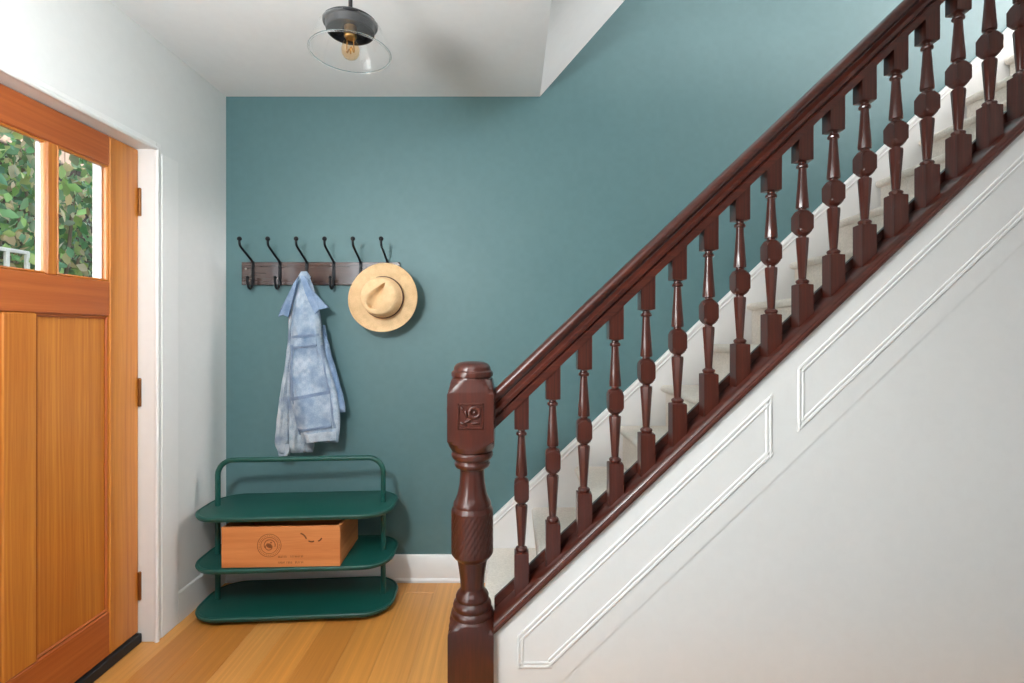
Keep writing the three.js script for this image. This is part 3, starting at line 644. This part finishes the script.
// ---------------------------------------------------------------- shoe rack
{
  const r = group('shoe_rack', [-0.993, 0, -2.405]);
  r.rotation.y = 4 * Math.PI / 180;
  tag(r, 'dark green metal shoe rack with three rounded shelves', 'shoe rack');
  const hx = 0.38, rt = 0.012, top = 0.687, c = 0.07;
  const pts = [];
  pts.push([-hx, 0.022, 0]);
  for (const y of [0.15, 0.3, 0.45, top - c - 0.04]) pts.push([-hx, y, 0]);
  for (let i = 0; i <= 8; i++) { const a = Math.PI - i / 8 * Math.PI / 2; pts.push([-hx + c + Math.cos(a) * c, top - c + Math.sin(a) * c, 0]); }
  for (const x of [-0.2, -0.05, 0.05, 0.2]) pts.push([x, top, 0]);
  for (let i = 0; i <= 8; i++) { const a = Math.PI / 2 - i / 8 * Math.PI / 2; pts.push([hx - c + Math.cos(a) * c, top - c + Math.sin(a) * c, 0]); }
  for (const y of [top - c - 0.04, 0.45, 0.3, 0.15]) pts.push([hx, y, 0]);
  pts.push([hx, 0.022, 0]);
  mesh('hoop_frame', tube(pts, rt, 160, 14), M.rack, r);
  // shelves: tray with a soft rolled edge
  const L = 0.438, D = 0.172, cr = 0.13;
  const outline = (inset) => {
    const s = new THREE.Shape(), l = L - inset, d = D - inset, q = cr - inset;
    s.moveTo(-l + q, -d); s.lineTo(l - q, -d); s.absarc(l - q, -d + q, q, -Math.PI / 2, 0); s.lineTo(l, d - q); s.absarc(l - q, d - q, q, 0, Math.PI / 2);
    s.lineTo(-l + q, d); s.absarc(-l + q, d - q, q, Math.PI / 2, Math.PI); s.lineTo(-l, -d + q); s.absarc(-l + q, -d + q, q, Math.PI, Math.PI * 1.5); return s;
  };
  const shelf = new THREE.ExtrudeGeometry(outline(0.006), { depth: 0.008, bevelEnabled: true, bevelThickness: 0.006, bevelSize: 0.006, bevelSegments: 5, curveSegments: 16 });
  shelf.translate(0, 0, -0.014); shelf.rotateX(-Math.PI / 2);
  const lip = new THREE.TubeGeometry(new THREE.CatmullRomCurve3(outline(0.004).getSpacedPoints(120).slice(0, -1).map(p => new THREE.Vector3(p.x, -0.006, p.y)), true), 160, 0.0085, 8, true);
  const sg = merged([uvMetres(toCreasedNormals(shelf, 0.5)), lip]);
  for (const y of [0.04, 0.25, 0.476]) { const m = mesh('shelf', sg, M.rack, r); m.position.y = y; }
  for (const x of [-0.3, 0.3]) for (const z of [-0.09, 0.09]) { const g = new THREE.CylinderGeometry(0.014, 0.016, 0.026, 14); g.translate(x, 0.0135, z); mesh('foot', g, M.black, r); }
}

// ---------------------------------------------------------------- wine crate
{
  const w = 0.513, hgt = 0.178, d = 0.3, th = 0.012;
  const c = group('wine_crate', [-1.02, 0.2526, -2.388]);
  c.rotation.y = 2.2 * Math.PI / 180;
  tag(c, 'open pine wine crate with a round stamp on the middle rack shelf', 'crate');
  const R = rng(12), o = () => R() * 4;
  const front = mesh('front_board', cbox(-w / 2, w / 2, 0, hgt, d / 2 - th, d / 2, 0.0015, 'x', o(), o()), M.crate, c);
  mesh('back_board', cbox(-w / 2, w / 2, 0, hgt, -d / 2, -d / 2 + th, 0.0015, 'x', o(), o()), M.crate, c);
  mesh('side_board', cbox(-w / 2, -w / 2 + th, 0, hgt, -d / 2 + th, d / 2 - th, 0.0015, 'z', o(), o()), M.crate, c);
  mesh('side_board', cbox(w / 2 - th, w / 2, 0, hgt, -d / 2 + th, d / 2 - th, 0.0015, 'z', o(), o()), M.crate, c);
  mesh('bottom_board', cbox(-w / 2 + th, w / 2 - th, 0, 0.008, -d / 2 + th, d / 2 - th, 0.001, 'x', o(), o()), M.crate, c);
  // branded stamp printed on the front: round seal, a scribble and two short worn lines
  const cv = document.createElement('canvas'); cv.width = 1024; cv.height = 360;
  const g = cv.getContext('2d'); g.clearRect(0, 0, 1024, 360);
  const ink = a => `rgba(92,44,22,${a})`;
  const cx = 410, cy = 165, s = 1;
  g.strokeStyle = ink(0.75); g.lineWidth = 4;
  for (const r of [104, 74]) { g.beginPath(); g.arc(cx, cy, r, 0, 7); g.stroke(); }
  g.lineWidth = 9; g.setLineDash([7, 9]); g.strokeStyle = ink(0.5); g.beginPath(); g.arc(cx, cy, 89, 0, 7); g.stroke(); g.setLineDash([]);
  g.lineWidth = 6; g.strokeStyle = ink(0.7);
  g.beginPath(); g.arc(cx + 4, cy - 4, 48, 2.6, 6.6); g.stroke(); g.beginPath(); g.arc(cx - 4, cy + 12, 30, 0.2, 3.6); g.stroke();
  g.fillStyle = ink(0.6); g.beginPath(); g.ellipse(cx, cy + 2, 30, 20, 0.5, 0, 7); g.fill(); g.beginPath(); g.ellipse(cx + 16, cy - 26, 9, 7, 0, 0, 7); g.fill();
  g.strokeStyle = ink(0.75); g.lineWidth = 13; g.lineCap = 'round';
  g.beginPath(); g.moveTo(690, 60); g.quadraticCurveTo(720, 70, 735, 105); g.stroke();
  g.beginPath(); g.moveTo(760, 130); g.quadraticCurveTo(785, 142, 800, 132); g.stroke(); g.beginPath(); g.moveTo(845, 130); g.quadraticCurveTo(862, 122, 870, 108); g.stroke();
  g.lineWidth = 4; g.strokeStyle = ink(0.6);
  const Q = rng(33);
  for (const [x0, x1, y] of [[490, 560, 268], [600, 710, 268], [490, 545, 322], [565, 610, 322], [640, 710, 322]]) for (let x = x0; x < x1; x += 13) { g.beginPath(); g.moveTo(x, y - 8); g.lineTo(x + (Q() - 0.5) * 4, y + 8); if (Q() > 0.4) g.lineTo(x + 7, y + (Q() - 0.5) * 16); g.stroke(); }
  const t = new THREE.CanvasTexture(cv); t.colorSpace = THREE.SRGBColorSpace;
  const st = new THREE.PlaneGeometry(w - 0.01, hgt - 0.005); st.translate(0, hgt / 2, d / 2 + 0.0006);
  mesh('stamp_print', st, std({ map: t, transparent: true, roughness: 0.7 }), front);
}

// ---------------------------------------------------------------- pendant lamps: the one in view is off; an added unseen globe fills the entry with light
function pendant(pos, label) {
  const l = group('pendant_lamp', pos);
  tag(l, label, 'lamp');
  const V = (r, y) => new THREE.Vector2(r, y);
  mesh('canopy', new THREE.LatheGeometry([V(0, -0.0005), V(0.06, -0.0005), V(0.062, -0.012), V(0.05, -0.022), V(0.02, -0.03), V(0, -0.03)], 40), M.fixture, l);
  mesh('stem', new THREE.LatheGeometry([V(0, -0.02), V(0.006, -0.02), V(0.006, -0.236), V(0.009, -0.252), V(0.022, -0.268), V(0, -0.268)], 20), M.fixture, l);
  mesh('cap', toCreasedNormals(new THREE.LatheGeometry([V(0, -0.266), V(0.05, -0.267), V(0.075, -0.272), V(0.081, -0.277), V(0.08, -0.282), V(0.073, -0.284), V(0.071, -0.304), V(0.069, -0.306), V(0.066, -0.304), V(0.066, -0.29), V(0, -0.288)], 56), 0.5), M.fixture, l);
  mesh('glass_shade', new THREE.LatheGeometry([V(0.08, -0.28), V(0.0875, -0.285), V(0.098, -0.303), V(0.109, -0.328), V(0.1165, -0.353), V(0.119, -0.368)], 72), M.glass, l);
  const rim = new THREE.TorusGeometry(0.119, 0.003, 8, 72); rim.rotateX(Math.PI / 2); rim.translate(0, -0.368, 0);
  mesh('rim', rim, M.rim, l);
  mesh('socket', toCreasedNormals(new THREE.LatheGeometry([V(0, -0.287), V(0.019, -0.287), V(0.019, -0.318), V(0.016, -0.322), V(0, -0.322)], 24), 0.5), M.brass, l);
  const b = mesh('bulb', new THREE.LatheGeometry([V(0.012, -0.321), V(0.015, -0.328), V(0.0225, -0.34), V(0.027, -0.355), V(0.0255, -0.37), V(0.018, -0.381), V(0.008, -0.386), V(0, -0.387)], 32), M.bulb, l);
  mesh('filament', tube([[-0.01, -0.322, 0], [-0.009, -0.338, 0.004], [-0.011, -0.366, 0], [-0.004, -0.352, -0.006], [0, -0.368, -0.004], [0.004, -0.352, 0.006], [0.011, -0.366, 0], [0.009, -0.338, -0.003], [0.01, -0.322, 0]], 0.0018, 60, 5), M.brass, b);
}
pendant([-0.491, HC, -1.55], 'clear glass pendant lamp with dark metal cap and bare bulb');
{
  const l = group('added_globe_lamp', [-0.78, HC, -0.58]);
  tag(l, 'added lit globe lamp, outside the picture, filling the entry with light', 'lamp');
  const V = (r, y) => new THREE.Vector2(r, y);
  mesh('canopy', new THREE.LatheGeometry([V(0, -0.0005), V(0.06, -0.0005), V(0.062, -0.012), V(0.05, -0.022), V(0, -0.028)], 40), M.fixture, l);
  mesh('stem', new THREE.CylinderGeometry(0.005, 0.005, 0.5, 12).translate(0, -0.27, 0), M.fixture, l);
  mesh('cap', new THREE.CylinderGeometry(0.02, 0.026, 0.03, 20).translate(0, -0.53, 0), M.fixture, l);
  mesh('globe', new THREE.SphereGeometry(0.11, 40, 24).translate(0, -0.645, 0), std({ color: 0xffffff, emissive: 0xffffff, emissiveIntensity: 2.5, roughness: 0.3 }), l);
  const p = new THREE.PointLight(new THREE.Color(0.94, 0.98, 0.98), 7.2, 0, 2); p.position.set(0, -0.645, 0); p.castShadow = true; p.shadow.radius = 5.4; l.add(p);
}

// ---------------------------------------------------------------- added grey rug behind the camera, cuts the floor's warm bounce
{
  const r = group('added_rug', [1.0, 0, 0.3]);
  tag(r, 'added grey rug, outside the picture, cutting the warm bounce off the hall floor', 'rug');
  mesh('pile', cbox(-1.7, 1.7, 0.0005, 0.012, -1.7, 1.9, 0.004, 'x'), M.rug, r);
  for (const e of [-1, 1]) mesh('binding', cbox(e > 0 ? 1.7 : -1.72, e > 0 ? 1.72 : -1.7, 0.0005, 0.011, -1.7, 1.9, 0.003, 'z'), M.black, r);
}

// ---------------------------------------------------------------- garden beyond the door's glass
{
  struct(mesh('ground', box(-14, XO, -0.3, -0.12, -9, 14), std({ color: 0x6f6a5c, roughness: 1 })), 'grey brown ground outside the front door', 'ground');
  // unseen white house, placed to bounce sunlight through the door glass
  const nh = group('unseen_house', [-9, -0.12, 6]);
  tag(nh, 'unseen white house across the garden, placed to bounce sunlight through the door glass', 'house');
  mesh('wall', box(-4, 0, 0, 6, -6, 7), M.white, nh);
  mesh('roof', prismXY([[-4.4, 5.9], [0.4, 5.9], [-2, 8]], -6.3, 7.3), std({ color: 0x4a4a4c, roughness: 0.9 }), nh);
  for (const z of [-4, -0.5, 3]) { const w = mesh('window', cbox(-0.02, 0.03, 1.2, 2.4, z, z + 0.9, 0.01), M.trim, nh); mesh('pane', box(0.031, 0.034, 1.28, 2.32, z + 0.08, z + 0.82), M.black, w); }
  // added board fence, dark backing for the gaps between the leaves
  const f = group('added_board_fence', [-5.2, -0.12, 0]);
  tag(f, 'added dark brown board fence, backing the gaps in the garden shrub', 'fence');
  const fm = [0, 1].map(i => std({ map: grainTex(131 + i, [52, 42, 36], [92, 78, 66], { across: 40, along: 2 }), roughness: 0.9 }));
  for (let i = 0, z = -7; z < 0.2; z += 0.155, i++) mesh('board', cbox(-0.012, 0.012, 0, 3.7, z, z + 0.148, 0.003, 'y', i * 0.31, 0), fm[i % 2], f);
  // white metal trellis
  const t = group('garden_trellis', [-3.3, -0.12, -3.45]);
  tag(t, 'white metal garden trellis among the leaves', 'trellis');
  const wm = std({ color: 0xdcdcd8, roughness: 0.5 });
  for (const z of [-0.02, 0.12, 0.25, 0.38]) mesh('upright', cbox(-0.012, 0.012, 0, 1.95, z - 0.012, z + 0.012, 0.003), wm, t);
  for (const y of [1.3, 1.6, 1.93]) mesh('crossbar', cbox(-0.01, 0.01, y, y + 0.025, -0.03, 0.39, 0.003), wm, t);
  // shrub
  const s = group('garden_shrub', [-4.1, -0.12, -3.6]);
  tag(s, 'dense leafy green shrub filling the view through the door glass', 'shrub');
  const R = rng(77), bark = std({ color: 0x8a7868, roughness: 0.9 });
  for (let i = 0; i < 60; i++) {
    const z = (R() - 0.5) * 4.4, x = (R() - 0.5) * 0.7, h = 2 + R() * 1.2, dz = (R() - 0.5) * 1.2, dx = (R() - 0.3) * 0.6;
    mesh('stem', tube([[x, 0, z], [x + dx * 0.2, h * 0.35, z + dz * 0.1], [x + dx * 0.7, h * 0.7, z + dz * 0.6], [x + dx, h, z + dz]], 0.008 + R() * 0.008, 16, 6), bark, s);
  }
  const lg = new THREE.BufferGeometry();             // folded pointed leaf, unit length along y
  lg.setAttribute('position', new THREE.Float32BufferAttribute([0, 0, 0, 0.3, 0.4, 0.1, 0, 0.45, 0, 0, 1, 0.02, -0.3, 0.4, 0.1, 0.2, 0.75, 0.07, -0.2, 0.75, 0.07], 3));
  lg.setIndex([0, 1, 2, 1, 5, 2, 5, 3, 2, 0, 2, 4, 4, 2, 6, 6, 2, 3]); lg.computeVertexNormals();
  const n = 20000, im = new THREE.InstancedMesh(lg, phy({ color: 0xffffff, roughness: 0.6, transmission: 0.25, thickness: 0, side: THREE.DoubleSide }), n);
  im.name = 'leaves'; im.userData.kind = 'stuff'; im.castShadow = im.receiveShadow = true;
  const mt = new THREE.Matrix4(), qn = new THREE.Quaternion(), eu = new THREE.Euler(), col = new THREE.Color();
  for (let i = 0; i < n; i++) {
    let x, y, z, tries = 0;
    do { x = (R() - 0.5) * 1.6; y = 0.3 + R() * 3.3; z = (R() - 0.5) * 4.8; } while (N3(x * 2, y * 2.4, z * 2.4) < -0.08 && ++tries < 12);
    const sz = 0.045 + R() * 0.075;
    eu.set((R() - 0.5) * 2.4, R() * 6.28, (R() - 0.5) * 2.6 + 2.4); qn.setFromEuler(eu);
    mt.compose(new THREE.Vector3(x, y, z), qn, new THREE.Vector3(sz, sz, sz)); im.setMatrixAt(i, mt);
    const k = R(); if (k < 0.55) col.setRGB(0.14 + R() * 0.1, 0.27 + R() * 0.14, 0.13 + R() * 0.08); else if (k < 0.8) col.setRGB(0.32 + R() * 0.14, 0.46 + R() * 0.14, 0.18); else col.setRGB(0.55 + R() * 0.15, 0.52, 0.26 + R() * 0.12);
    im.setColorAt(i, col);
  }
  s.add(im);
}
scene.traverse(o => { if (o.isMesh) o.castShadow = o.receiveShadow = true; });
renderer.render(scene, camera);
